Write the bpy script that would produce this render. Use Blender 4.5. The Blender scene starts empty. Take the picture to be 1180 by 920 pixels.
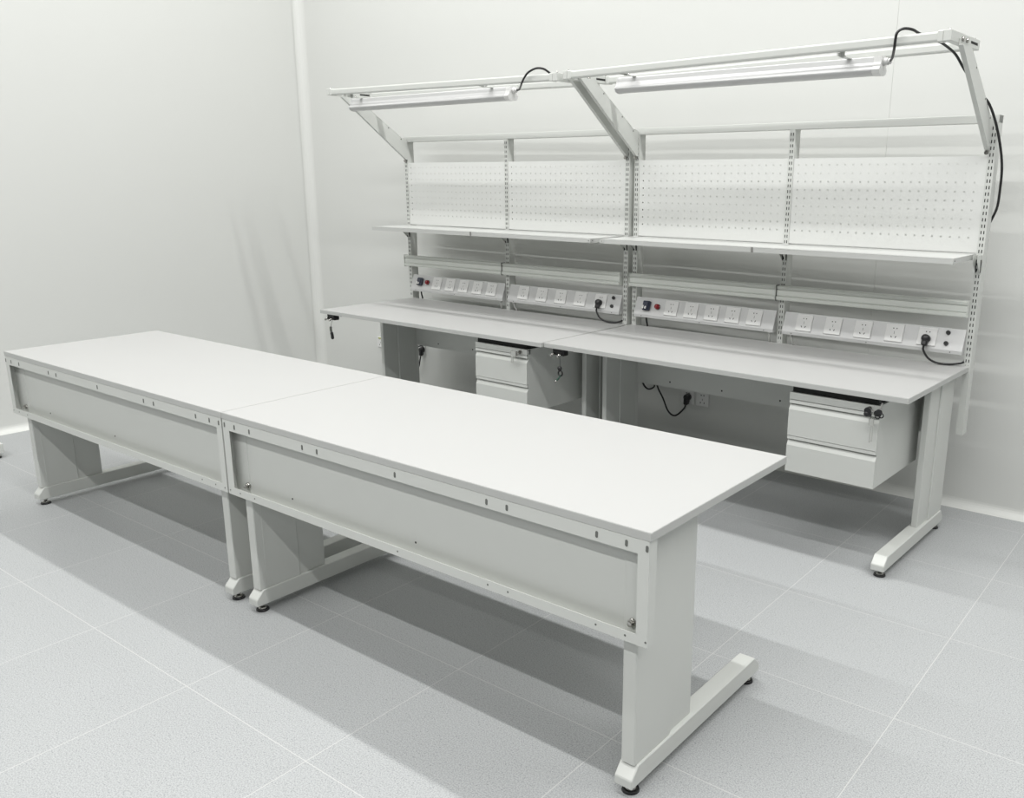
import bpy, bmesh, math, random
from mathutils import Vector, Matrix
random.seed(4)
S = bpy.context.scene
COL = S.collection

# ------------------------------------------------------------------ camera, light, exposure
F_PX, CX, CY = 1024.21, 654.59, 469.35
YAW, PIT, ROL = 0.65548, -0.25327, 0.002465
cd = bpy.data.cameras.new('camera'); cam = bpy.data.objects.new('camera', cd); COL.objects.link(cam)
fw = Vector((-math.sin(YAW) * math.cos(PIT), math.cos(YAW) * math.cos(PIT), math.sin(PIT)))
rt = Vector((math.cos(YAW), math.sin(YAW), 0)); up = rt.cross(fw)
r2 = rt * math.cos(ROL) + up * math.sin(ROL); u2 = up * math.cos(ROL) - rt * math.sin(ROL)
M = Matrix((r2, u2, -fw)).transposed().to_4x4(); M.translation = (2.78377, -1.6352, 1.54653)
cam.matrix_world = M
cd.sensor_fit = 'HORIZONTAL'; cd.sensor_width = 36.0; cd.lens = F_PX / 1180 * 36
cd.shift_x = (590 - CX) / 1180; cd.shift_y = (CY - 460) / 1180
cd.clip_start = 0.02; cd.clip_end = 60
S.camera = cam

ROOM_H = 5.10
LAMP_Z = 5.05
LAMPS = [  # rows of ceiling tubes, the last an added fill row: y, watts
    (1.43, 240), (-0.65, 200), (-3.1, 255), (-5.4, 85)]  # rearmost row is added fill to brighten the upright faces
for ly, lw in LAMPS:
    ld = bpy.data.lights.new('ceiling_tube_and_fill', 'AREA'); ld.shape = 'RECTANGLE'
    ld.size = 9.0; ld.size_y = 0.10; ld.energy = lw; ld.color = (1.0, 1.0, 0.985)
    lo = bpy.data.objects.new('ceiling_tube_and_fill', ld); COL.objects.link(lo)
    lo.location = (1.6, ly, LAMP_Z)
W = bpy.data.worlds.new('world'); S.world = W; W.use_nodes = True
W.node_tree.nodes['Background'].inputs[0].default_value = (1, 1, 0.98, 1)
W.node_tree.nodes['Background'].inputs[1].default_value = 0.15
S.view_settings.view_transform = 'Standard'; S.view_settings.look = 'None'
S.view_settings.gamma = 1; S.view_settings.use_curve_mapping = False
S.view_settings.exposure = 0.0
S.cycles.max_bounces = 10; S.cycles.diffuse_bounces = 6

# ------------------------------------------------------------------ materials
def mat(name, col, rough=0.5, metal=0.0, noise=0.0, nscale=30, spec=0.5, bump=0.0, trans=0.0):
    m = bpy.data.materials.new(name); m.use_nodes = True
    nt = m.node_tree; b = nt.nodes['Principled BSDF']
    b.inputs['Base Color'].default_value = (*col, 1); b.inputs['Roughness'].default_value = rough
    b.inputs['Metallic'].default_value = metal; b.inputs['Specular IOR Level'].default_value = spec
    b.inputs['Transmission Weight'].default_value = trans
    if noise or bump:
        tc = nt.nodes.new('ShaderNodeTexCoord'); n = nt.nodes.new('ShaderNodeTexNoise')
        n.inputs['Scale'].default_value = nscale; n.inputs['Detail'].default_value = 4
        nt.links.new(tc.outputs['Object'], n.inputs['Vector'])
        if noise:
            r = nt.nodes.new('ShaderNodeMixRGB'); r.blend_type = 'MIX'
            r.inputs[1].default_value = (*[c * (1 - noise) for c in col], 1)
            r.inputs[2].default_value = (*[min(1, c * (1 + noise)) for c in col], 1)
            nt.links.new(n.outputs['Fac'], r.inputs[0]); nt.links.new(r.outputs[0], b.inputs['Base Color'])
        if bump:
            bp = nt.nodes.new('ShaderNodeBump'); bp.inputs['Strength'].default_value = bump
            bp.inputs['Distance'].default_value = 0.001
            nt.links.new(n.outputs['Fac'], bp.inputs['Height']); nt.links.new(bp.outputs['Normal'], b.inputs['Normal'])
    return m

STEEL = mat('painted_steel', (0.585, 0.597, 0.572), 0.38, noise=0.012, nscale=8, bump=0.03)
TOP = mat('white_laminate', (0.424, 0.424, 0.418), 0.42, noise=0.008, nscale=5)
EDGE = mat('grey_edge_band', (0.462, 0.469, 0.456), 0.5, noise=0.02, nscale=40)
WALLM = mat('white_panel_wall', (0.63, 0.637, 0.616), 0.5, noise=0.008, nscale=1.3)
COVE = mat('white_cove', (0.66, 0.668, 0.645), 0.4)
WALLS2 = mat('darkened_far_wall', (0.12, 0.122, 0.12), 0.6, noise=0.01, nscale=1.3)  # unseen walls, coloured dark to cut bounce light into the shadows
CEIL = mat('darkened_ceiling', (0.14, 0.14, 0.138), 0.7, noise=0.01, nscale=2)  # unseen ceiling, coloured dark to weaken the ambient bounce
SHEET = mat('white_sheet_steel', (0.66, 0.668, 0.65), 0.35, noise=0.01, nscale=6)
SHELFM = mat('white_shelf_steel', (0.53, 0.537, 0.522), 0.35, noise=0.01, nscale=6)
CLIP = mat('grey_clip', (0.231, 0.231, 0.217), 0.45, noise=0.03, nscale=60)
ALU = mat('satin_aluminium_panel', (0.53, 0.533, 0.53), 0.36, 0.15, noise=0.02, nscale=60)
RAILM = mat('grey_rail_steel', (0.60, 0.62, 0.585), 0.35, noise=0.015, nscale=10)
PLAST = mat('white_plastic', (0.70, 0.70, 0.69), 0.3, noise=0.01, nscale=20)
LAMPW = mat('white_lamp_housing', (0.616, 0.616, 0.616), 0.25, noise=0.005, nscale=10)
DIFF = mat('opal_lamp_diffuser', (0.504, 0.504, 0.504), 0.3, noise=0.01, nscale=10)
BLACK = mat('black_plastic', (0.012, 0.012, 0.013), 0.4, noise=0.1, nscale=50)
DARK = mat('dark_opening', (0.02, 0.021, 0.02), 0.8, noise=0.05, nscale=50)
NAVY = mat('navy_plastic', (0.028, 0.035, 0.06), 0.35, noise=0.05, nscale=50)
RED = mat('red_lens', (0.245, 0.008, 0.014), 0.2, noise=0.05, nscale=50)
CHROME = mat('chrome', (0.434, 0.427, 0.406), 0.22, 1.0, noise=0.02, nscale=50)
CLEAR = mat('milky_plastic', (0.434, 0.441, 0.420), 0.25, noise=0.02, nscale=50)
HOLE = mat('grey_slot', (0.14, 0.145, 0.135), 0.8, noise=0.05, nscale=50)
GREEN = mat('green_wire', (0.03, 0.09, 0.06), 0.45, noise=0.05, nscale=50)
YEL = mat('yellow_green_label', (0.434, 0.462, 0.196), 0.5, noise=0.03, nscale=50)
GREYP = mat('grey_plug', (0.10, 0.105, 0.095), 0.4, noise=0.08, nscale=60)

def floor_mat():
    m = bpy.data.materials.new('speckled_floor_tile'); m.use_nodes = True
    nt = m.node_tree; N = nt.nodes.new; L = nt.links.new; b = nt.nodes['Principled BSDF']
    tc = N('ShaderNodeTexCoord'); sep = N('ShaderNodeSeparateXYZ'); L(tc.outputs['Object'], sep.inputs[0])
    def mth(op, a, bv=None):
        n = N('ShaderNodeMath'); n.operation = op
        for i, v in enumerate((a, bv)):
            if v is None: continue
            if isinstance(v, (int, float)): n.inputs[i].default_value = v
            else: L(v, n.inputs[i])
        return n.outputs[0]
    lines = []; cells = []
    for ax, off, p in ((0, 0.330, 0.603), (1, 0.193, 0.593)):
        t = mth('DIVIDE', mth('SUBTRACT', sep.outputs[ax], off), p)
        cells.append(mth('FLOOR', t))
        d = mth('ABSOLUTE', mth('SUBTRACT', mth('FRACT', t), 0.5))
        lines.append(mth('GREATER_THAN', d, 0.5 - 0.0013 / p))
    line = mth('MAXIMUM', lines[0], lines[1])
    comb = N('ShaderNodeCombineXYZ'); L(cells[0], comb.inputs[0]); L(cells[1], comb.inputs[1])
    wn = N('ShaderNodeTexWhiteNoise'); wn.noise_dimensions = '3D'; L(comb.outputs[0], wn.inputs['Vector'])
    n1 = N('ShaderNodeTexNoise'); n1.inputs['Scale'].default_value = 260; n1.inputs['Detail'].default_value = 3
    n2 = N('ShaderNodeTexVoronoi'); n2.inputs['Scale'].default_value = 85
    n3 = N('ShaderNodeTexNoise'); n3.inputs['Scale'].default_value = 1.6; n3.inputs['Detail'].default_value = 3
    for n in (n1, n2, n3): L(tc.outputs['Object'], n.inputs['Vector'])
    r1 = N('ShaderNodeValToRGB'); L(n1.outputs['Fac'], r1.inputs[0])
    r1.color_ramp.elements[0].position = 0.36; r1.color_ramp.elements[0].color = (0.301, 0.311, 0.315, 1)
    r1.color_ramp.elements[1].position = 0.62; r1.color_ramp.elements[1].color = (0.448, 0.458, 0.462, 1)
    sp = mth('LESS_THAN', n2.outputs['Distance'], 0.17)
    wn2 = N('ShaderNodeMixRGB'); L(mth('MULTIPLY', sp, 0.42), wn2.inputs[0]); L(r1.outputs[0], wn2.inputs[1])
    wn2.inputs[2].default_value = (0.16, 0.17, 0.17, 1)
    hv = N('ShaderNodeHueSaturation'); L(wn2.outputs[0], hv.inputs['Color'])
    val = mth('ADD', mth('MULTIPLY', wn.outputs['Value'], 0.03), mth('ADD', mth('MULTIPLY', n3.outputs['Fac'], 0.06), 0.955))
    L(val, hv.inputs['Value'])
    mx = N('ShaderNodeMixRGB'); L(line, mx.inputs[0]); L(hv.outputs[0], mx.inputs[1]); mx.inputs[2].default_value = (0.518, 0.521, 0.511, 1)
    L(mx.outputs[0], b.inputs['Base Color']); b.inputs['Roughness'].default_value = 0.45; b.inputs['Specular IOR Level'].default_value = 0.2
    bp = N('ShaderNodeBump'); bp.inputs['Strength'].default_value = 0.15; bp.inputs['Distance'].default_value = 0.0006
    L(n1.outputs['Fac'], bp.inputs['Height']); L(bp.outputs['Normal'], b.inputs['Normal'])
    return m
FLOORM = floor_mat()

# ------------------------------------------------------------------ mesh builder
class MB:
    def __init__(s): s.bm = bmesh.new(); s.mats = []
    def mi(s, m):
        if m is None: return 0
        if m not in s.mats: s.mats.append(m)
        return s.mats.index(m)
    def box(s, a, b, m=None, bev=0.0, seg=1):
        i = s.mi(m)
        (x0, y0, z0), (x1, y1, z1) = a, b
        r = bmesh.ops.create_cube(s.bm, size=1.0)
        vs = r['verts']
        for v in vs:
            v.co = Vector(((x0 + x1) / 2 + v.co.x * (x1 - x0), (y0 + y1) / 2 + v.co.y * (y1 - y0), (z0 + z1) / 2 + v.co.z * (z1 - z0)))
        fs = {f for v in vs for f in v.link_faces}
        for f in fs: f.material_index = i
        if bev > 0:
            es = list({e for v in vs for e in v.link_edges})
            r = bmesh.ops.bevel(s.bm, geom=es, offset=bev, segments=seg, affect='EDGES', profile=0.5)
            for f in r['faces']: f.material_index = i
        return s
    def prism(s, poly, axis, a, b, m=None, bev=0.0):
        """poly: 2-D outline in the two other axes (in x,y,z order), extruded along axis from a to b"""
        i = s.mi(m); bm = s.bm
        def P(u, v, w):
            return {'x': (w, u, v), 'y': (u, w, v), 'z': (u, v, w)}[axis]
        A = [bm.verts.new(P(u, v, a)) for u, v in poly]; B = [bm.verts.new(P(u, v, b)) for u, v in poly]
        fs = [bm.faces.new(A), bm.faces.new(list(reversed(B)))]
        n = len(poly)
        for k in range(n): fs.append(bm.faces.new((A[k], B[k], B[(k + 1) % n], A[(k + 1) % n])))
        for f in fs: f.material_index = i
        bmesh.ops.recalc_face_normals(bm, faces=fs)
        if bev > 0:
            es = list({e for f in fs for e in f.edges})
            r = bmesh.ops.bevel(bm, geom=es, offset=bev, segments=1, affect='EDGES')
            for f in r['faces']: f.material_index = i
        return s
    def cyl(s, p, q, r, m=None, n=14, r2=None, smooth=True):
        i = s.mi(m); p, q = Vector(p), Vector(q); d = q - p
        R = d.to_track_quat('Z', 'Y').to_matrix().to_4x4(); R.translation = (p + q) / 2
        o = bmesh.ops.create_cone(s.bm, cap_ends=True, segments=n, radius1=r, radius2=r if r2 is None else r2, depth=d.length, matrix=R)
        for f in {f for v in o['verts'] for f in v.link_faces}:
            f.material_index = i
            if len(f.verts) == 4: f.smooth = smooth
        return s
    def tube(s, pts, r, m=None, n=8, sub=5):
        i = s.mi(m); pts = [Vector(p) for p in pts]; C = []
        for k in range(len(pts) - 1):
            p0 = pts[max(k - 1, 0)]; p1 = pts[k]; p2 = pts[k + 1]; p3 = pts[min(k + 2, len(pts) - 1)]
            for j in range(sub):
                t = j / sub
                C.append(0.5 * ((2 * p1) + (p2 - p0) * t + (2 * p0 - 5 * p1 + 4 * p2 - p3) * t * t + (3 * p1 - p0 - 3 * p2 + p3) * t ** 3))
        C.append(pts[-1])
        prev = None; rings = []
        for k, c in enumerate(C):
            t = (C[min(k + 1, len(C) - 1)] - C[max(k - 1, 0)]).normalized()
            if prev is None: u = t.orthogonal().normalized()
            else:
                u = prev - t * prev.dot(t); u.normalize()
            prev = u; w = t.cross(u)
            rings.append([s.bm.verts.new(c + (u * math.cos(a) + w * math.sin(a)) * r) for a in [2 * math.pi * j / n for j in range(n)]])
        fs = []
        for A, B in zip(rings, rings[1:]):
            for j in range(n): fs.append(s.bm.faces.new((A[j], A[(j + 1) % n], B[(j + 1) % n], B[j])))
        for f in fs: f.smooth = True
        fs += [s.bm.faces.new(list(reversed(rings[0]))), s.bm.faces.new(rings[-1])]
        for f in fs: f.material_index = i
        return s
    def torus(s, c, R, r, axis, m=None, n=16, k=6):
        c = Vector(c); ax = {'x': (Vector((0, 1, 0)), Vector((0, 0, 1))), 'y': (Vector((1, 0, 0)), Vector((0, 0, 1))), 'z': (Vector((1, 0, 0)), Vector((0, 1, 0)))}[axis]
        i = s.mi(m); nrm = ax[0].cross(ax[1]); rings = []
        for a in range(n):
            d = ax[0] * math.cos(2 * math.pi * a / n) + ax[1] * math.sin(2 * math.pi * a / n)
            rings.append([s.bm.verts.new(c + d * (R + r * math.cos(2 * math.pi * j / k)) + nrm * r * math.sin(2 * math.pi * j / k)) for j in range(k)])
        for a in range(n):
            A, B = rings[a], rings[(a + 1) % n]
            for j in range(k):
                f = s.bm.faces.new((A[j], B[j], B[(j + 1) % k], A[(j + 1) % k])); f.smooth = True; f.material_index = i
        return s
    def ball(s, c, r, m=None, sc=(1, 1, 1)):
        i = s.mi(m)
        o = bmesh.ops.create_uvsphere(s.bm, u_segments=14, v_segments=9, radius=r, matrix=Matrix.Translation(c) @ Matrix.Diagonal((*sc, 1)))
        for f in {f for v in o['verts'] for f in v.link_faces}: f.material_index = i; f.smooth = True
        return s
    def xf(s, M, start=0):
        s.bm.verts.ensure_lookup_table()
        for v in s.bm.verts[start:]: v.co = M @ v.co
        return s
    def build(s, name, m=None, parent=None):
        me = bpy.data.meshes.new(name)
        bmesh.ops.recalc_face_normals(s.bm, faces=s.bm.faces[:]) if False else None
        s.bm.to_mesh(me); s.bm.free()
        if s.mats:
            for x in s.mats: me.materials.append(x)
        else: me.materials.append(m)
        o = bpy.data.objects.new(name, me); COL.objects.link(o)
        if parent: o.parent = parent
        return o

def tag(o, label=None, cat=None, group=None, kind=None):
    if label: o['label'] = label
    if cat: o['category'] = cat
    if group: o['group'] = group
    if kind: o['kind'] = kind
    return o
def thing(name, label, cat, loc=(0, 0, 0), rz=0.0, group=None):
    o = bpy.data.objects.new(name, None); COL.objects.link(o); o.empty_display_size = 0.1
    o.location = loc; o.rotation_euler = (0, 0, rz)
    return tag(o, label, cat, group)
def copy_tree(o, parent=None):
    c = o.copy(); COL.objects.link(c)
    if parent is not None: c.parent = parent
    for ch in list(o.children): copy_tree(ch, c)
    return c

# ------------------------------------------------------------------ room
YB = 2.756                                   # back wall plane
def wx(y): return -3.10 - 0.05 * (YB - y)    # left wall runs very slightly out of square
YF, XR = -7.0, 7.5
f = MB(); f.box((-3.9, YF, -0.08), (XR, YB + 0.1, 0.0)); tag(f.build('floor', FLOORM), kind='structure')
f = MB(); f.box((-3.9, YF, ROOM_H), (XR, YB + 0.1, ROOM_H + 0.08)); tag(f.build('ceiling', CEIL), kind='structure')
f = MB()                                     # back wall: insulated panels with a shallow joint
xs = [-3.4, 1.305, 3.70, 6.1, XR]
f.box((-3.4, YB + 0.002, 0), (XR, YB + 0.1, ROOM_H))
for x0, x1 in zip(xs, xs[1:]):
    f.box((x0 + 0.0006, YB, 0), (x1 - 0.0006, YB + 0.01, ROOM_H))
tag(f.build('wall_back', WALLM), kind='structure')
f = MB(); f.prism([(wx(YB + 0.1), YB + 0.1), (wx(YF), YF), (wx(YF) - 0.1, YF), (wx(YB + 0.1) - 0.1, YB + 0.1)], 'z', 0, ROOM_H)
tag(f.build('wall_left', WALLM), kind='structure')
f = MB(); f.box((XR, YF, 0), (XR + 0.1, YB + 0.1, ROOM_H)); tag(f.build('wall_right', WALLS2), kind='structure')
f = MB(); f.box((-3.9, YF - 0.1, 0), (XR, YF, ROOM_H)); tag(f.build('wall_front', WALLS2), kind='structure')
def cove_profile(r, n=6):                    # concave quarter round against two planes (u from wall, v up)
    return [(0, 0), (r, 0)] + [(r - r * math.sin(t), r - r * math.cos(t)) for t in [math.pi / 2 * k / n for k in range(1, n)]] + [(0, r)]
f = MB(); f.prism([(YB - u, v) for u, v in cove_profile(0.042)], 'x', -3.12, XR, None)
tag(f.build('baseboard_back', COVE), kind='structure')
f = MB(); f.prism([(u, v) for u, v in cove_profile(0.042)], 'y', 0, YB - YF, None)
o = tag(f.build('baseboard_left', COVE), kind='structure'); o.location = (wx(YF), YF, 0); o.rotation_euler = (0, 0, -math.atan(0.05))
f = MB(); f.prism([(wx(YB) + u, YB - v) for u, v in cove_profile(0.06)], 'z', 0, ROOM_H, None)
tag(f.build('trim_1', COVE), kind='structure')

# ------------------------------------------------------------------ shared furniture pieces
def levelling_foot(x, y, parent):
    g = MB()
    g.cyl((x, y, 0.0), (x, y, 0.007), 0.024, BLACK, 18, 0.022)
    g.cyl((x, y, 0.007), (x, y, 0.014), 0.019, CHROME, 18, 0.010)
    g.cyl((x, y, 0.014), (x, y, 0.034), 0.006, CHROME, 10)
    g.cyl((x, y, 0.019), (x, y, 0.026), 0.011, CHROME, 6, smooth=False)
    return g.build('levelling_foot', None, parent)

def make_leg(parent, x, back, d):
    """T-foot leg. x: centre, back: y of the table's back edge, d: +1 when the front lies towards +y"""
    Y = lambda t: back + d * t
    g = MB()
    poly = [(0.010, 0.030), (0.010, 0.056), (0.040, 0.088), (0.705, 0.088), (0.738, 0.056), (0.738, 0.030)]
    g.prism([(Y(a), b) for a, b in poly], 'x', x - 0.027, x + 0.027, None, 0.0025)
    a0, a1, a2 = 0.030, 0.205, 0.325
    g.box((x - 0.021, min(Y(a0), Y(a1)), 0.086), (x + 0.021, max(Y(a0), Y(a1)), 0.727), None, 0.003)
    g.box((x - 0.014, min(Y(a1 - .01), Y(a2)), 0.086), (x + 0.014, max(Y(a1 - .01), Y(a2)), 0.727), None, 0.003)
    for sx in ((1,) if x < 0.9 else (-1,)):  # slim pressed rib on the inner face
        g.box((x + sx * 0.0212 - 0.001, min(Y(.060), Y(.066)), 0.10), (x + sx * 0.0212 + 0.001, max(Y(.060), Y(.066)), 0.72), None)
    lg = g.build('leg', STEEL, parent)
    levelling_foot(x, Y(0.047), lg); levelling_foot(x, Y(0.702), lg)
    return lg

def make_top(parent, L, D, x0=0.0):
    g = MB()
    g.box((x0, 0, 0.7275), (L, D, 0.7492), EDGE, 0.0008)
    g.box((x0 + 0.0008, 0.0008, 0.7488), (L - 0.0008, D - 0.0008, 0.750), TOP)
    return g.build('tabletop', None, parent)

# ------------------------------------------------------------------ the two plain tables in front
def front_table(x0, L, label, holes, bholes, legx, bolts):
    t = thing('work_table', label, 'table', (x0, 0, 0), 0, 'plain white work tables placed end to end')
    make_top(t, L, 0.745)
    for x in legx: make_leg(t, x, 0.0, 1)
    a, b = 0.004, L - 0.004
    g = MB()                                 # apron: pressed tray with turned-in flanges
    g.box((a, 0.032, 0.454), (b, 0.034, 0.727), STEEL)
    g.box((a, 0.0, 0.690), (b, 0.002, 0.727), STEEL); g.box((a, 0.0, 0.452), (b, 0.002, 0.480), STEEL)
    g.box((a, 0.0, 0.480), (a + 0.036, 0.002, 0.690), STEEL); g.box((b - 0.032, 0.0, 0.480), (b, 0.002, 0.690), STEEL)
    g.box((a, 0.002, 0.725), (b, 0.032, 0.727), STEEL); g.box((a, 0.002, 0.452), (b, 0.032, 0.454), STEEL)
    g.box((a, 0.002, 0.454), (a + 0.002, 0.032, 0.725), STEEL); g.box((b - 0.002, 0.002, 0.454), (b, 0.032, 0.725), STEEL)
    for x in holes:
        g.prism([(x - x0 + 0.0042 * math.cos(q) , 0.708 + 0.0042 * math.sin(q) + (0.0045 if math.sin(q) > 0 else -0.0045)) for q in [0.01 + 2 * math.pi * k / 14 for k in range(14)]], 'y', -0.0006, 0.001, HOLE)
    for x in bholes: g.cyl((x - x0, -0.0005, 0.467), (x - x0, 0.001, 0.467), 0.003, HOLE, 10)
    for k in (0.335, 0.934): g.cyl((k, 0.033, 0.497), (k, 0.0312, 0.497), 0.0035, DARK, 10)
    ap = g.build('apron_panel', None, t)
    for bx in bolts:
        g = MB(); X = bx - x0
        g.cyl((X, 0.032, 0.490), (X, 0.024, 0.490), 0.011, CHROME, 14); g.cyl((X, 0.024, 0.490), (X, 0.014, 0.490), 0.007, CHROME, 6, smooth=False)
        g.build('bolt', None, ap)
    return t
front_table(-1.8125, 1.811, 'far left plain white table, grey apron to the room, bare top, left of the joint',
            [-1.803, -1.745, -1.661, -1.357, -1.283, -0.909, -0.537, -0.463, -0.169, -0.080, -0.021],
            [-1.80, -1.74, -1.65, -0.169, -0.08, -0.021], [0.092, 1.811 - 0.080], [-1.725])
front_table(0.0, 1.770, 'nearest plain white table in the foreground, grey apron to the room, right of the joint',
            [0.015, 0.075, 0.163, 0.455, 0.530, 0.892, 1.253, 1.325, 1.615, 1.702, 1.760],
            [0.014, 0.075, 0.161, 0.888, 1.251, 1.324, 1.615, 1.703, 1.762], [0.073, 1.699], [0.083, 1.705])

# ------------------------------------------------------------------ the two benches with uprights
BENCH = {'near': ((0.032, 1.743, 0), -0.0306), 'far': ((-1.769, 1.766, 0), -0.0212)}
PX = {'near': (0.016, 0.902, 1.792), 'far': (-0.003, 0.888, 1.773)}
def post_mesh(x, top):
    g = MB(); a, b = x - 0.0145, x + 0.0145
    g.box((a, 0.7502, 0.440), (b, 0.7522, top), STEEL)               # slotted face
    g.box((a, 0.7522, 0.440), (a + 0.002, 0.806, top), STEEL); g.box((b - 0.002, 0.7522, 0.440), (b, 0.806, top), STEEL)
    g.box((a + 0.002, 0.804, 0.440), (b - 0.002, 0.806, top), STEEL)
    z = 0.775
    while z < top - 0.05:
        for s in (-1, 1): g.box((x + s * 0.0056 - 0.0019, 0.7496, z - 0.0068), (x + s * 0.0056 + 0.0019, 0.7504, z + 0.0068), DARK)
        z += 0.0262
    for s in (-1, 1): g.cyl((x + s * 0.0056, 0.7497, 0.7555), (x + s * 0.0056, 0.7505, 0.7555), 0.0015, HOLE, 8)
    return g
def make_bench(key, label):
    loc, rz = BENCH[key]; px = PX[key]
    t = thing('workbench', label, 'workbench', loc, rz, 'benches with slotted uprights along the back wall')
    make_top(t, 1.8 if key == 'near' else 1.7965, 0.75, 0.0025 if key == 'near' else 0.0)
    for x in (0.061, 1.739): make_leg(t, x, 0.7495, -1)
    g = MB(); g.box((0.084, 0.700, 0.440), (1.716, 0.702, 0.727), STEEL); g.box((0.084, 0.702, 0.440), (1.716, 0.716, 0.442), STEEL)
    for x, z in ((0.62, 0.47), (0.95, 0.47), (0.30, 0.47), (1.10, 0.62)): g.cyl((x, 0.7005, z), (x, 0.6995, z), 0.005, DARK, 10)
    g.build('back_panel', None, t)
    g = MB()                                 # steel subframe seen as a thin dark line under the front edge
    g.box((0.12, 0.045, 0.716), (1.20, 0.075, 0.7275)); g.build('subframe_rail', STEEL, t)
    for x in px: post_mesh(x, 1.795).build('upright_post', None, t)
    g = MB(); g.box((px[0] - 0.0145, 0.7495, 1.7655), (px[2] + 0.0145, 0.808, 1.7975), None, 0.001)
    g.build('top_bar', STEEL, t)
    near = key == 'near'
    xl = (-0.016, 0.006, 0.023) if near else (-0.024, -0.002, 0.015)      # left beam, beam/arm joint, arm
    xr = (1.738, 1.766, 1.784) if near else (1.734, 1.760, 1.778)
    def sag(bm):                                                          # the frames do not hang quite level
        for v in bm.verts: v.co.z += (-0.012 + 0.0113 * v.co.x) if near else (0.006 - 0.0135 * v.co.x)
    for a, b in (xl[1:], xr[1:]):            # angled channel arms that carry the lamp frame
        poly = [(0.250, 2.012), (0.362, 2.012), (0.705, 1.790), (0.7500, 1.785), (0.7500, 1.655), (0.738, 1.655)]
        g = MB(); zt = 2.012
        a += 0.0004
        g.prism(poly, 'x', a, a + 0.0018, STEEL); g.prism(poly, 'x', b - 0.0018, b, STEEL)
        g.prism([(0.362, 2.012), (0.705, 1.790), (0.705, 1.788), (0.361, 2.0105)], 'x', a, b, STEEL)
        g.prism([(0.250, 2.012), (0.738, 1.655), (0.740, 1.657), (0.252, 2.014)], 'x', a + 0.0018, b - 0.0018, STEEL)
        g.box((a, 0.255, 2.006), (a + 0.004, 0.355, 2.036), STEEL, 0.0006)
        for y, z in ((0.44, 1.950), (0.60, 1.848), (0.70, 1.782)):
            g.cyl((b - 0.001, y, z), (b + 0.0008, y, z), 0.004, HOLE, 10)
        ar = g.build('support_arm', None, t)
        g = MB(); xm = (a + b) / 2
        g.cyl((xm, 0.750, 1.648), (xm, 0.725, 1.648), 0.005, CHROME, 10); g.cyl((xm, 0.738, 1.648), (xm, 0.730, 1.648), 0.009, CHROME, 6, smooth=False); g.build('clamp_bolt', None, ar)
        for y in (0.280, 0.330):
            g = MB(); zo = (-0.012 + 0.0113 * b) if near else (0.006 - 0.0135 * b)
            g.cyl((a + 0.003, y, 2.026 + zo), (a + 0.012, y, 2.026 + zo), 0.008, CHROME, 12); g.build('clamp_bolt', None, ar)
    # lamp frame
    fr = MB()
    fr.box((xl[1], 0.172, 2.012), (xr[0], 0.206, 2.046), STEEL, 0.007, 2)
    fr.box((xl[1], 0.474, 2.012), (xr[0], 0.508, 2.046), STEEL, 0.007, 2)
    sag(fr.bm); lf = fr.build('lamp_frame', None, t)
    for xa, xb in (xl[:2], xr[:2]):
        g = MB(); g.box((xa, 0.168, 2.011), (xb, 0.512, 2.048), STEEL, 0.0015)
        g.box((xb - 0.0006, 0.40, 2.025), (xb + 0.0006, 0.485, 2.034), DARK)
        for y in (0.189, 0.491): g.cyl(((xa + xb) / 2, y, 2.048), ((xa + xb) / 2, y, 2.054), 0.005, CHROME, 10)
        sag(g.bm); g.build('cross_beam', None, lf)
    for ya in (0.170, 0.472):
        for xa in (xl[1], xr[0] - 0.022):
            g = MB(); g.box((xa, ya - 0.001, 2.0095), (xa + 0.022, ya + 0.039, 2.0485), STEEL, 0.003); sag(g.bm); g.build('end_sleeve', None, lf)
    # black grounding jack block under the front edge
    g = MB(); g.box((0.040, 0.020, 0.690), (0.112, 0.060, 0.7272), BLACK, 0.004)
    g.box((0.048, 0.017, 0.698), (0.104, 0.021, 0.708), BLACK, 0.001)
    gb = g.build('grounding_block', None, t)
    for x in (0.056, 0.098):
        g = MB(); g.cyl((x, 0.022, 0.702), (x - 0.004, -0.002, 0.694), 0.0058, CHROME, 12); g.cyl((x - 0.004, -0.002, 0.694), (x - 0.0046, -0.006, 0.6925), 0.0070, CHROME, 12); g.build('jack_stud', None, gb)
    g = MB(); g.cyl((0.150, 0.045, 0.7275), (0.150, 0.045, 0.716), 0.007, CHROME, 10); g.build('bolt', None, t)
    return t
def pt(key, p):                              # bench coordinates to the room
    (x, y, z), r = BENCH[key]; c, s = math.cos(r), math.sin(r)
    return (x + p[0] * c - p[1] * s, y + p[0] * s + p[1] * c, z + p[2])
make_bench('far', 'far left workbench by the corner with slotted uprights and lamp frame')
make_bench('near', 'right workbench nearest the camera with slotted uprights and lamp frame')

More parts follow.
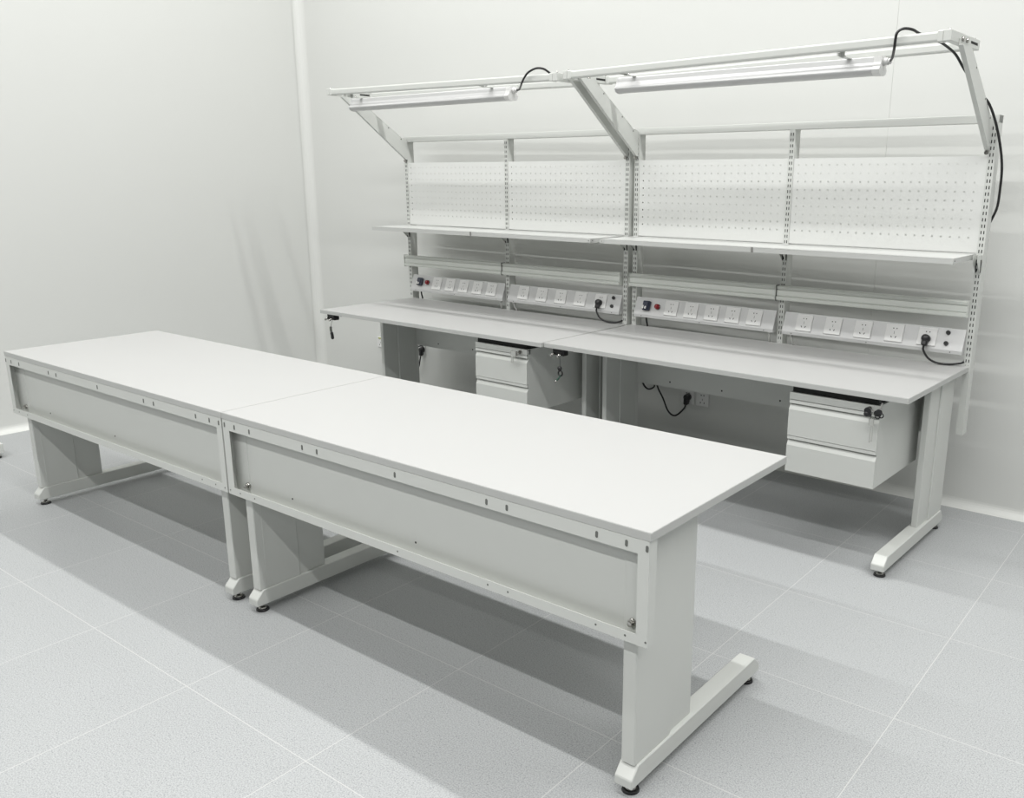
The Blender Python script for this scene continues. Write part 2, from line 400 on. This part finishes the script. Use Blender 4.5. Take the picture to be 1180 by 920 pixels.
# ------------------------------------------------------------------ pegboards
def pegboard_mesh(w, h, hx0, hz0, nx, nz, p=0.0378, r=0.0036):
    bm = bmesh.new()
    xs = [0.0]; hx = []
    for k in range(nx): c = hx0 + k * p; xs += [c - r, c + r]; hx.append(len(xs) - 2)
    xs.append(w); zs = [0.0]; hz = []
    for k in range(nz): c = hz0 + k * p; zs += [c - r, c + r]; hz.append(len(zs) - 2)
    zs.append(h); hs = {(i, j) for i in hx for j in hz}
    V = [[[bm.verts.new((x, y, z)) for z in zs] for x in xs] for y in (0.0, 0.0012)]
    for i in range(len(xs) - 1):
        for j in range(len(zs) - 1):
            if (i, j) in hs:
                for (a, b), (c, d) in (((i, j), (i + 1, j)), ((i + 1, j), (i + 1, j + 1)), ((i + 1, j + 1), (i, j + 1)), ((i, j + 1), (i, j))):
                    bm.faces.new((V[0][c][d], V[0][a][b], V[1][a][b], V[1][c][d]))
            else:
                bm.faces.new((V[0][i][j], V[0][i + 1][j], V[0][i + 1][j + 1], V[0][i][j + 1]))
                bm.faces.new((V[1][i][j + 1], V[1][i + 1][j + 1], V[1][i + 1][j], V[1][i][j]))
    b = MB(); b.bm.free(); b.bm = bm
    b.box((0, 0.0012, h - 0.002), (w, 0.014, h)); b.box((0, 0.0012, 0), (w, 0.014, 0.002))
    return b
def pegboard(key, side, label):
    px = PX[key]; a = px[side] + 0.0148; b = px[side + 1] - 0.0148
    g = pegboard_mesh(b - a, 0.395, 0.027, 0.062, 22, 9)
    o = g.build('pegboard', SHEET)
    o.location = pt(key, (a, 0.7535, 1.240)); o.rotation_euler = (0, 0, BENCH[key][1])
    tag(o, label, 'pegboard', 'perforated panels between the uprights')
pegboard('far', 0, 'leftmost pegboard, in the left bay of the far bench')
pegboard('far', 1, 'second pegboard from the left, in the right bay of the far bench')
pegboard('near', 0, 'third pegboard from the left, in the left bay of the near bench')
pegboard('near', 1, 'rightmost pegboard, in the right bay of the near bench')

# ------------------------------------------------------------------ shelves
def shelf(key, label):
    px = PX[key]
    t = thing('shelf', label, 'shelf', pt(key, (0, 0, 0)), BENCH[key][1], 'steel shelves under the pegboards')
    a, b = px[0] - 0.012, px[2] - 0.018
    g = MB(); g.box((a, 0.450, 1.233), (b, 0.7490, 1.2355), SHELFM, 0.0006)
    g.box((a, 0.450, 1.213), (b, 0.452, 1.2345), SHELFM); g.box((a, 0.452, 1.213), (b, 0.462, 1.215), SHELFM)
    g.box((a, 0.747, 1.215), (b, 0.749, 1.234), SHELFM)
    g.box((a, 0.452, 1.213), (a + 0.002, 0.748, 1.234), SHELFM); g.box((b - 0.002, 0.452, 1.213), (b, 0.748, 1.234), SHELFM)
    g.cyl((b - 0.001, 0.470, 1.224), (b + 0.0006, 0.470, 1.224), 0.003, DARK, 8)
    g.build('shelf_board', None, t)
    for k, x in enumerate(px):
        g = MB()
        for s in (-1, 1):
            xx = x + s * 0.0092
            g.prism([(0.7492, 1.2325), (0.690, 1.2325), (0.690, 1.205), (0.7492, 1.150)], 'x', xx - 0.001, xx + 0.001, STEEL)
            g.prism([(0.7494, 1.212), (0.733, 1.212), (0.741, 1.158), (0.7494, 1.158)], 'x', xx - 0.0016, xx + 0.0016, DARK)
        g.build('shelf_bracket', None, t)
    xm = 0.875 if key == 'far' else 0.882
    g = MB(); g.box((xm - 0.006, 0.4478, 1.2125), (xm + 0.006, 0.4505, 1.2365), CLIP, 0.0005); g.build('shelf_clip', None, t)
    xm = 1.745 if key == 'far' else 0.012
    g = MB(); g.box((xm - 0.012, 0.4482, 1.216), (xm + 0.012, 0.4502, 1.232), SHELFM, 0.0005); g.cyl((xm, 0.4485, 1.224), (xm, 0.4476, 1.224), 0.003, HOLE, 8); g.build('shelf_clip', None, t)
shelf('far', 'far shelf with folded white front edge, above the far bench')
shelf('near', 'near shelf with folded white front edge, above the right bench')

# ------------------------------------------------------------------ louvred bin rails
def bin_rail(key, a, b, label):
    t = thing('bin_rail', label, 'rail', pt(key, (0, 0, 0)), BENCH[key][1], 'grey bin rails under the shelves')
    g = MB()
    prof = [(0.7490, 1.036), (0.724, 1.036), (0.720, 1.032), (0.720, 1.021), (0.7245, 1.019), (0.7245, 1.0155), (0.7215, 1.0145), (0.7215, 0.990), (0.7245, 0.989), (0.7245, 0.986),
            (0.717, 0.984), (0.717, 0.970), (0.720, 0.966), (0.7490, 0.966)]
    g.prism(prof, 'x', a, b, RAILM)
    g.build('rail_body', None, t)
    g = MB(); g.box((a - 0.004, 0.716, 0.962), (a, 0.7492, 1.039), GREYP if a > 0.4 else RAILM, 0.0006); g.build('end_cap', None, t)
    g = MB(); g.box((b, 0.722, 0.965), (b + 0.003, 0.7492, 1.037), RAILM, 0.0006); g.build('end_cap', None, t)
bin_rail('far', -0.024, 0.862, 'leftmost bin rail, in the left bay of the far bench')
bin_rail('far', 0.870, 1.752, 'second bin rail from the left, in the right bay of the far bench')
bin_rail('near', 0.004, 0.878, 'third bin rail from the left, in the left bay of the near bench')
bin_rail('near', 0.886, 1.774, 'rightmost bin rail, in the right bay of the near bench')

# ------------------------------------------------------------------ sloped socket panels
T0, T1 = Vector((0, 0.7490, 0.9080)), Vector((0, 0.7150, 0.8180))    # top and bottom of the sloped face
SU = (T0 - T1).normalized(); SN = Vector((0, -SU.z, SU.y))           # up the slope, out of the slope
def slope_frame(x, h):                       # h: height fraction along the slope
    c = T1 + (T0 - T1) * h; c.x = x
    m = Matrix((Vector((1, 0, 0)), SU, SN)).transposed().to_4x4(); m.translation = c
    return m
def socket_mesh():
    g = MB(); g.box((-0.041, -0.0405, 0), (0.041, 0.0405, 0.0065), PLAST, 0.002)
    h = 0.0068
    for dx in (-0.0065, 0.0085): g.box((dx - 0.0022, 0.0185, 0.006), (dx + 0.0022, 0.0235, h), DARK)
    g.box((-0.001, -0.0055, 0.006), (0.0010, 0.0075, h), HOLE)
    for dx, s in ((-0.010, 1), (0.0095, -1)):
        n0 = len(g.bm.verts); g.box((-0.0018, -0.0045, 0.006), (0.0018, 0.0045, h), DARK)
        g.xf(Matrix.Translation((dx, -0.019, 0)) @ Matrix.Rotation(s * 0.5, 4, 'Z'), n0)
    return g
def socket_panel(key, a, b, kind, label):
    t = thing('socket_panel', label, 'socket panel', pt(key, (0, 0, 0)), BENCH[key][1], 'sloped socket panels above the benches')
    g = MB()
    g.prism([(0.7490, 0.9095), (0.747, 0.9095), (0.7145, 0.8185), (0.7145, 0.8035), (0.7490, 0.8035)], 'x', a, b, ALU, 0.0006)
    for x in (a + 0.05, (a + b) / 2, b - 0.05): g.cyl((x, 0.7147, 0.811), (x, 0.7138, 0.811), 0.0028, HOLE, 8)
    g.build('panel_housing', None, t)
    xs = [0.275 + 0.1235 * k for k in range(5)] if kind == 'left' else [1.036 + 0.1455 * k for k in range(5)]
    first = None
    for x in xs:
        if first is None: first = o = socket_mesh().build('socket_outlet', None, t)
        else: o = first.copy(); COL.objects.link(o); o.parent = t
        o.matrix_local = slope_frame(x, 0.52)
    if kind == 'left':
        g = MB(); g.box((-0.022, -0.026, 0), (0.022, 0.026, 0.020), NAVY, 0.004)
        g.box((-0.017, -0.022, 0.020), (0.017, 0.022, 0.024), NAVY, 0.003)
        o = g.build('main_switch', None, t); o.matrix_local = slope_frame(0.118, 0.52)
        g = MB(); g.box((-0.016, -0.021, 0.024), (-0.006, -0.002, 0.030), PLAST, 0.002); g.box((0.000, -0.021, 0.024), (0.009, -0.006, 0.030), PLAST, 0.002)
        s = g.build('toggle', None, o)
        g = MB(); g.cyl((0, 0, 0), (0, 0, 0.006), 0.017, CHROME, 18); g.cyl((0, 0, 0.006), (0, 0, 0.018), 0.0155, RED, 18, 0.013); g.ball((0, 0, 0.018), 0.013, RED, (1, 1, 0.45))
        o = g.build('indicator_light', None, t); o.matrix_local = slope_frame(0.187, 0.52)
        g = MB(); g.tube([(0.105, 0.742, 0.8035), (0.108, 0.742, 0.780), (0.112, 0.747, 0.752)], 0.005, BLACK); g.build('feed_cable', None, t)
    else:
        for h in (0.80, 0.30):
            g = MB(); g.cyl((0, 0, 0), (0, 0, 0.010), 0.010, BLACK, 16, 0.0092); g.cyl((0, 0, 0.010), (0, 0, 0.011), 0.006, DARK, 16)
            o = g.build('fuse_holder', None, t); o.matrix_local = slope_frame(1.703, h)
    if True:                                 # short milky conduit stubs beside the middle upright
        x = (b - 0.02) if kind == 'left' else (a + 0.045)
        dx = -0.008 if kind == 'left' else 0.010
        g = MB(); g.cyl((x, 0.725, 0.806), (x, 0.725, 0.796), 0.009, CLEAR, 10); g.tube([(x, 0.725, 0.800), (x + dx * 0.3, 0.728, 0.778), (x + dx, 0.742, 0.752)], 0.0055, CLEAR)
        g.build('conduit_stub', None, t)
socket_panel('far', 0.030, 0.872, 'left', 'leftmost socket panel, with switch and red lamp, on the far bench')
socket_panel('far', 0.915, 1.757, 'right', 'second socket panel from the left, with a black plug, on the far bench')
socket_panel('near', 0.040, 0.880, 'left', 'third socket panel from the left, with switch and red lamp, on the near bench')
socket_panel('near', 0.928, 1.775, 'right', 'rightmost socket panel, with a black plug, on the near bench')

# plugs in the fifth outlet of the right-hand panels
def bench_plug(key, label):
    t = thing('power_plug', label, 'plug', pt(key, (0, 0, 0)), BENCH[key][1], 'black plugs in the socket panels')
    m = slope_frame(1.618, 0.40)
    g = MB(); g.cyl((0, 0, 0.0068), (0, 0, 0.030), 0.0185, BLACK, 20, 0.017); g.ball((0, 0, 0.030), 0.017, BLACK, (1, 1, 0.55))
    g.box((-0.013, -0.034, 0.012), (0.013, 0.0, 0.034), BLACK, 0.005)
    o = g.build('plug_body', None, t); o.matrix_local = m
    p0 = m @ Vector((0, -0.032, 0.023))
    xe = PX[key][2]
    g = MB(); g.tube([p0, p0 + Vector((0.0, -0.003, -0.020)), (1.640, 0.695, 0.7785), (1.675, 0.705, 0.7595), (1.725, 0.722, 0.7560), (xe - 0.019, 0.742, 0.765), (xe - 0.018, 0.79, 0.775), (xe - 0.004, 0.815, 0.78)], 0.0048, BLACK)
    g.build('cord', None, t)
bench_plug('far', 'black plug with looping cord in the far bench socket panel')
bench_plug('near', 'black plug with looping cord in the near bench socket panel')

# ------------------------------------------------------------------ lamps on the frames
def bench_lamp(key, xa, L, label, cord):
    t = thing('batten_lamp', label, 'lamp', pt(key, (0, 0, 0)), BENCH[key][1], 'white batten lamps under the frames')
    yc = 0.300; xb = xa + L
    g = MB()
    prof = [(-0.019, 1.999), (0.019, 1.999), (0.0215, 1.996), (0.0240, 1.978), (0.0300, 1.962), (0.040, 1.951), (0.040, 1.947), (-0.040, 1.947), (-0.040, 1.951), (-0.0300, 1.962), (-0.0240, 1.978), (-0.0215, 1.996)]
    g.prism([(yc + u, z) for u, z in prof], 'x', xa + 0.006, xb - 0.006, LAMPW)
    g.build('lamp_housing', None, t)
    g = MB()
    arc = [(0.0385 * math.cos(q), 1.947 - 0.017 * math.sin(q)) for q in [math.pi * k / 10 for k in range(11)]]
    g.prism([(yc + u, z) for u, z in arc], 'x', xa + 0.006, xb - 0.03, DIFF)
    g.build('diffuser', None, t)
    for x0, x1 in ((xa, xa + 0.006), (xb - 0.03, xb)):
        g = MB(); pr = [(-0.0250, 1.979), (-0.0310, 1.963), (-0.041, 1.951)] + [(-0.040 * math.cos(q), 1.947 - 0.019 * math.sin(q)) for q in [math.pi * k / 8 for k in range(9)]] + [(0.041, 1.951), (0.0310, 1.963), (0.0250, 1.979), (0.0225, 2.0), (-0.0225, 2.0)]
        g.prism([(yc + u, z) for u, z in pr], 'x', x0, x1, PLAST if x1 == xb else LAMPW)
        g.build('end_cap', None, t)
    g = MB(); g.cyl((xb, yc, 1.980), (xb + 0.018, yc, 1.980), 0.014, PLAST, 14); g.cyl((xb + 0.018, yc, 1.980), (xb + 0.030, yc, 1.980), 0.011, PLAST, 6); g.build('cord_gland', None, t)
    for x in (xa + 0.10, xb - 0.13):         # hanging clips reaching both rails
        g = MB(); g.box((x - 0.010, 0.212, 1.9975), (x + 0.010, 0.470, 2.0000), STEEL)
        g.box((x - 0.010, 0.2085, 1.9975), (x + 0.010, 0.2115, 2.026), STEEL); g.box((x - 0.010, 0.4695, 1.9975), (x + 0.010, 0.4725, 2.026), STEEL)
        g.box((x - 0.010, 0.180, 2.0000), (x - 0.004, 0.2085, 2.0120), STEEL); g.cyl((x, 0.235, 2.0), (x, 0.235, 2.008), 0.004, CHROME, 8); g.build('hanging_clip', None, t)
    g = MB(); g.tube(cord(xb, yc), 0.0052, BLACK); g.build('cord', None, t)
def cord_far(xb, yc):
    return [(xb + 0.026, yc, 1.980), (1.430, 0.270, 1.979), (1.490, 0.212, 1.984), (1.546, 0.160, 1.996), (1.572, 0.150, 2.018), (1.598, 0.150, 2.040), (1.636, 0.162, 2.056), (1.664, 0.184, 2.054),
            (1.670, 0.220, 2.040), (1.690, 0.224, 2.028), (1.725, 0.224, 2.026)]
def cord_near(xb, yc):
    return [(xb + 0.026, yc, 1.982), (1.533, 0.245, 1.986), (1.569, 0.160, 2.009), (1.574, 0.150, 2.037), (1.579, 0.150, 2.060), (1.595, 0.170, 2.073), (1.616, 0.200, 2.071), (1.622, 0.250, 2.064), (1.635, 0.32, 2.054),
            (1.662, 0.36, 2.044), (1.676, 0.42, 2.030), (1.694, 0.47, 2.006), (1.718, 0.50, 1.960), (1.740, 0.54, 1.917), (1.762, 0.59, 1.870), (1.786, 0.64, 1.838), (1.805, 0.700, 1.768), (1.825, 0.742, 1.668), (1.832, 0.775, 1.583),
            (1.828, 0.800, 1.496), (1.822, 0.815, 1.432), (1.808, 0.824, 1.390), (1.795, 0.826, 1.360)]
bench_lamp('far', 0.062, 1.298, 'left batten lamp hanging from the far bench frame', cord_far)
bench_lamp('near', 0.222, 1.258, 'right batten lamp hanging from the near bench frame, long black cord', cord_near)

# ------------------------------------------------------------------ hanging drawer cabinets
def drawer_cabinet(key, x0, x1, label):
    yf = 0.035; zb, zt = 0.356, 0.694
    t = thing('drawer_cabinet', label, 'drawer unit', pt(key, (0, 0, 0)), BENCH[key][1], 'two drawer units hung under the bench tops')
    g = MB()
    g.box((x0 + 0.002, yf + 0.022, zb + 0.002), (x1 - 0.002, 0.535, zt - 0.002), STEEL, 0.001)
    g.box((x0, yf + 0.012, zb), (x0 + 0.003, 0.535, zt), STEEL); g.box((x1 - 0.003, yf + 0.012, zb), (x1, 0.535, zt), STEEL)
    g.build('cabinet_body', None, t)
    g = MB(); g.box((x0 + 0.008, yf + 0.012, zt - 0.001), (x1 - 0.012, 0.52, 0.7275), DARK, 0.001); g.build('dark_gap_bracket', None, t)  # bracket drawn as a full-width dark block, painting the gap's shade
    g = MB(); g.box((x0, yf, 0.6645), (x1, yf + 0.03, zt), STEEL, 0.0015); lb = g.build('lock_rail', None, t)
    g = MB(); g.cyl((x1 - 0.040, yf + 0.002, 0.679), (x1 - 0.040, yf - 0.009, 0.679), 0.0095, CHROME, 16); g.cyl((x1 - 0.040, yf - 0.009, 0.679), (x1 - 0.040, yf - 0.011, 0.679), 0.006, CHROME, 12); g.build('lock_cylinder', None, lb)
    for za, zc in ((0.511, 0.662), (0.356, 0.509)):
        prof = [(yf, za), (yf, zc - 0.0405), (yf + 0.013, zc - 0.0205), (yf + 0.022, zc - 0.0195), (yf + 0.022, zc - 0.0145), (yf + 0.002, zc - 0.0140), (yf + 0.002, zc), (yf + 0.030, zc), (yf + 0.030, za)]
        g = MB(); g.prism(prof, 'x', x0 + 0.0005, x1 - 0.0005, STEEL)
        g.box((x0 + 0.004, yf + 0.0215, zc - 0.0198), (x1 - 0.004, yf + 0.0225, zc - 0.0142), HOLE)
        g.build('drawer', None, t)
drawer_cabinet('far', 1.304, 1.671, 'two-drawer grey cabinet under the far bench, key tag in its lock')
drawer_cabinet('near', 1.308, 1.684, 'two-drawer grey cabinet under the near bench, black-headed keys in its lock')

# keys hanging in the locks
def near_keys():
    t = thing('key_bunch', 'black-headed keys with clear tag hanging from the near drawer lock', 'keys', pt('near', (1.644, 0.035, 0.679)), BENCH['near'][1])
    def key(rot, dx, dy, dz):
        g = MB(); g.cyl((0, -0.0018, -0.014), (0, 0.0018, -0.014), 0.013, BLACK, 18); g.box((-0.010, -0.0018, -0.030), (0.010, 0.0018, -0.018), BLACK, 0.001)
        g.torus((0, 0, -0.030), 0.009, 0.0022, 'y', BLACK, 14, 6); g.box((-0.003, -0.001, -0.002), (0.003, 0.001, 0.026), CHROME)
        o = g.build('key', None, t); o.location = (dx, dy, dz); o.rotation_euler = rot
    g = MB(); g.box((-0.003, -0.028, -0.001), (0.003, -0.011, 0.001), CHROME); g.cyl((0.006, -0.030, 0.0), (0.006, -0.040, 0.0), 0.0135, BLACK, 18); g.box((0.000, -0.040, -0.022), (0.022, -0.030, -0.004), BLACK, 0.003); g.ball((0.002, -0.036, -0.014), 0.011, BLACK, (1, .6, 1))
    g.build('key', None, t)
    key((0.1, -1.15, 0), 0.030, -0.035, 0.0); key((0, 0.25, 0.2), 0.052, -0.033, 0.012)
    g = MB(); g.torus((0.026, -0.034, -0.022), 0.010, 0.0012, 'y', CHROME, 16, 6); g.build('key_ring', None, t)
    g = MB(); g.box((0.013, -0.036, -0.060), (0.033, -0.033, -0.030), CLEAR, 0.003); g.tube([(0.020, -0.034, -0.058), (0.021, -0.034, -0.09), (0.022, -0.034, -0.125)], 0.0022, CLEAR); g.tube([(0.027, -0.034, -0.058), (0.030, -0.034, -0.09), (0.029, -0.034, -0.120)], 0.002, CLEAR)
    g.build('key_tag', None, t)
near_keys()
def far_keys():
    t = thing('key_bunch', 'silver key with clear tag hanging from the far drawer lock', 'keys', pt('far', (1.631, 0.035, 0.679)), BENCH['far'][1])
    g = MB(); g.box((-0.003, -0.028, -0.001), (0.003, -0.011, 0.001), CHROME); g.cyl((0, -0.028, -0.004), (0, -0.0305, -0.004), 0.012, CHROME, 16); g.build('key', None, t)
    g = MB(); g.torus((-0.012, -0.031, -0.008), 0.012, 0.0014, 'y', CHROME, 16, 6); g.build('key_ring', None, t)
    g = MB(); g.box((-0.040, -0.034, -0.022), (-0.006, -0.031, 0.010), CLEAR, 0.004); g.box((-0.038, -0.034, -0.058), (-0.024, -0.031, -0.022), CLEAR, 0.003)
    g.build('key_tag', None, t)
far_keys()

# cords hanging from the grounding blocks
t = thing('grounding_cord', 'thin cord with grey oval plug hanging under the far bench corner', 'cord', pt('far', (0, 0, 0)), BENCH['far'][1])
g = MB(); g.tube([(0.104, 0.012, 0.694), (0.094, 0.010, 0.672), (0.082, 0.012, 0.648)], 0.0012, GREYP, 6); g.build('wire', None, t)
g = MB(); g.tube([(0.082, 0.012, 0.650), (0.081, 0.012, 0.630), (0.087, 0.012, 0.612)], 0.0075, GREYP, 10)
g.tube([(0.086, 0.012, 0.614), (0.091, 0.012, 0.600), (0.093, 0.012, 0.584)], 0.0095, BLACK, 10); g.ball((0.0935, 0.012, 0.582), 0.0098, BLACK)
g.build('plug', None, t)
t = thing('grounding_cord', 'dark cord with clip and green lead hanging where the two benches meet', 'cord', pt('near', (0, 0, 0)), BENCH['near'][1])
g = MB(); g.tube([(0.098, 0.006, 0.694), (0.101, 0.006, 0.670), (0.099, 0.008, 0.640)], 0.0012, BLACK, 6); g.build('wire', None, t)
g = MB(); g.ball((0.095, 0.010, 0.630), 0.0125, BLACK, (1.1, 0.8, 1.0)); g.torus((0.100, 0.010, 0.606), 0.013, 0.004, 'y', BLACK, 16, 6); g.build('clip', None, t)
g = MB(); g.tube([(0.103, 0.010, 0.596), (0.088, 0.010, 0.578), (0.078, 0.010, 0.568)], 0.0042, GREEN, 8); g.cyl((0.078, 0.010, 0.568), (0.064, 0.010, 0.558), 0.0056, CHROME, 10); g.build('lead', None, t)

# ------------------------------------------------------------------ wall outlets
def wall_outlet(x, z, label, strip=False, face=True):
    o = thing('wall_outlet', label, 'wall outlet', (x, YB, z))
    g = MB(); g.box((-0.041, -0.009, -0.041), (0.041, 0.0, 0.041), PLAST, 0.003)
    for dx in (-0.008, 0.009): g.box((dx - 0.003, -0.0096, 0.020), (dx + 0.003, -0.0088, 0.027), DARK)
    g.box((-0.0015, -0.0096, -0.008), (0.0015, -0.0088, 0.004), HOLE)
    for dx in (-0.012, 0.012): g.box((dx - 0.002, -0.0096, -0.026), (dx + 0.002, -0.0088, -0.015), DARK)
    g.build('face_plate', None, o)
    if strip:
        g = MB(); g.box((-0.024, -0.0105, 0.024), (0.024, -0.009, 0.036), YEL, 0.0005); g.build('label_strip', None, o)
wall_outlet(0.287, 0.316, 'wall outlet with a black plug, under the near bench')
wall_outlet(0.384, 0.316, 'empty wall outlet right of the plugged one, under the near bench')
wall_outlet(-1.932, 0.336, 'wall outlet with a black plug, behind the far bench leg')
wall_outlet(-2.372, 0.337, 'wall outlet with yellow strip, left of the far bench leg', True)
def wall_plug(x, z, label, pts):
    t = thing('power_plug', label, 'plug', (0, 0, 0))
    g = MB(); g.cyl((x, YB - 0.009, z), (x, YB - 0.036, z), 0.021, BLACK, 18, 0.018); g.ball((x, YB - 0.036, z), 0.018, BLACK, (1, .5, 1)); g.box((x - 0.016, YB - 0.042, z - 0.045), (x + 0.010, YB - 0.014, z), BLACK, 0.006)
    g.build('plug_body', None, t)
    for P in pts:
        g = MB(); g.tube(P, 0.0052, BLACK); g.build('cord', None, t)
wall_plug(0.292, 0.318, 'black plug in the wall outlet under the near bench, cord drooping left', [
    [(0.288, 2.726, 0.276), (0.282, 2.715, 0.250), (0.236, 2.70, 0.206), (0.188, 2.70, 0.225), (0.150, 2.70, 0.297), (0.112, 2.695, 0.365), (0.10, 2.69, 0.44)],
    [(0.085, 2.69, 0.42), (0.089, 2.70, 0.361), (0.047, 2.70, 0.337), (0.010, 2.70, 0.366), (0.006, 2.69, 0.43)]])
wall_plug(-1.912, 0.336, 'black plug in the wall outlet beside the far bench leg', [
    [(-1.916, 2.726, 0.295), (-1.922, 2.72, 0.25), (-1.935, 2.715, 0.205), (-1.99, 2.71, 0.16)],
    [(-1.90, 2.735, 0.366), (-1.93, 2.72, 0.36), (-1.99, 2.70, 0.33)]])

# ------------------------------------------------------------------ foot of another piece of furniture cut by the left edge
t = thing('furniture_foot', 'white furniture foot on a black leveller cut by the left picture edge', 'furniture', (-2.705, 0.20, 0))
g = MB(); g.box((-0.30, -0.028, 0.028), (0.038, 0.028, 0.085), None, 0.003); g.build('foot_bar', STEEL, t)
levelling_foot(0.0, 0.0, t)
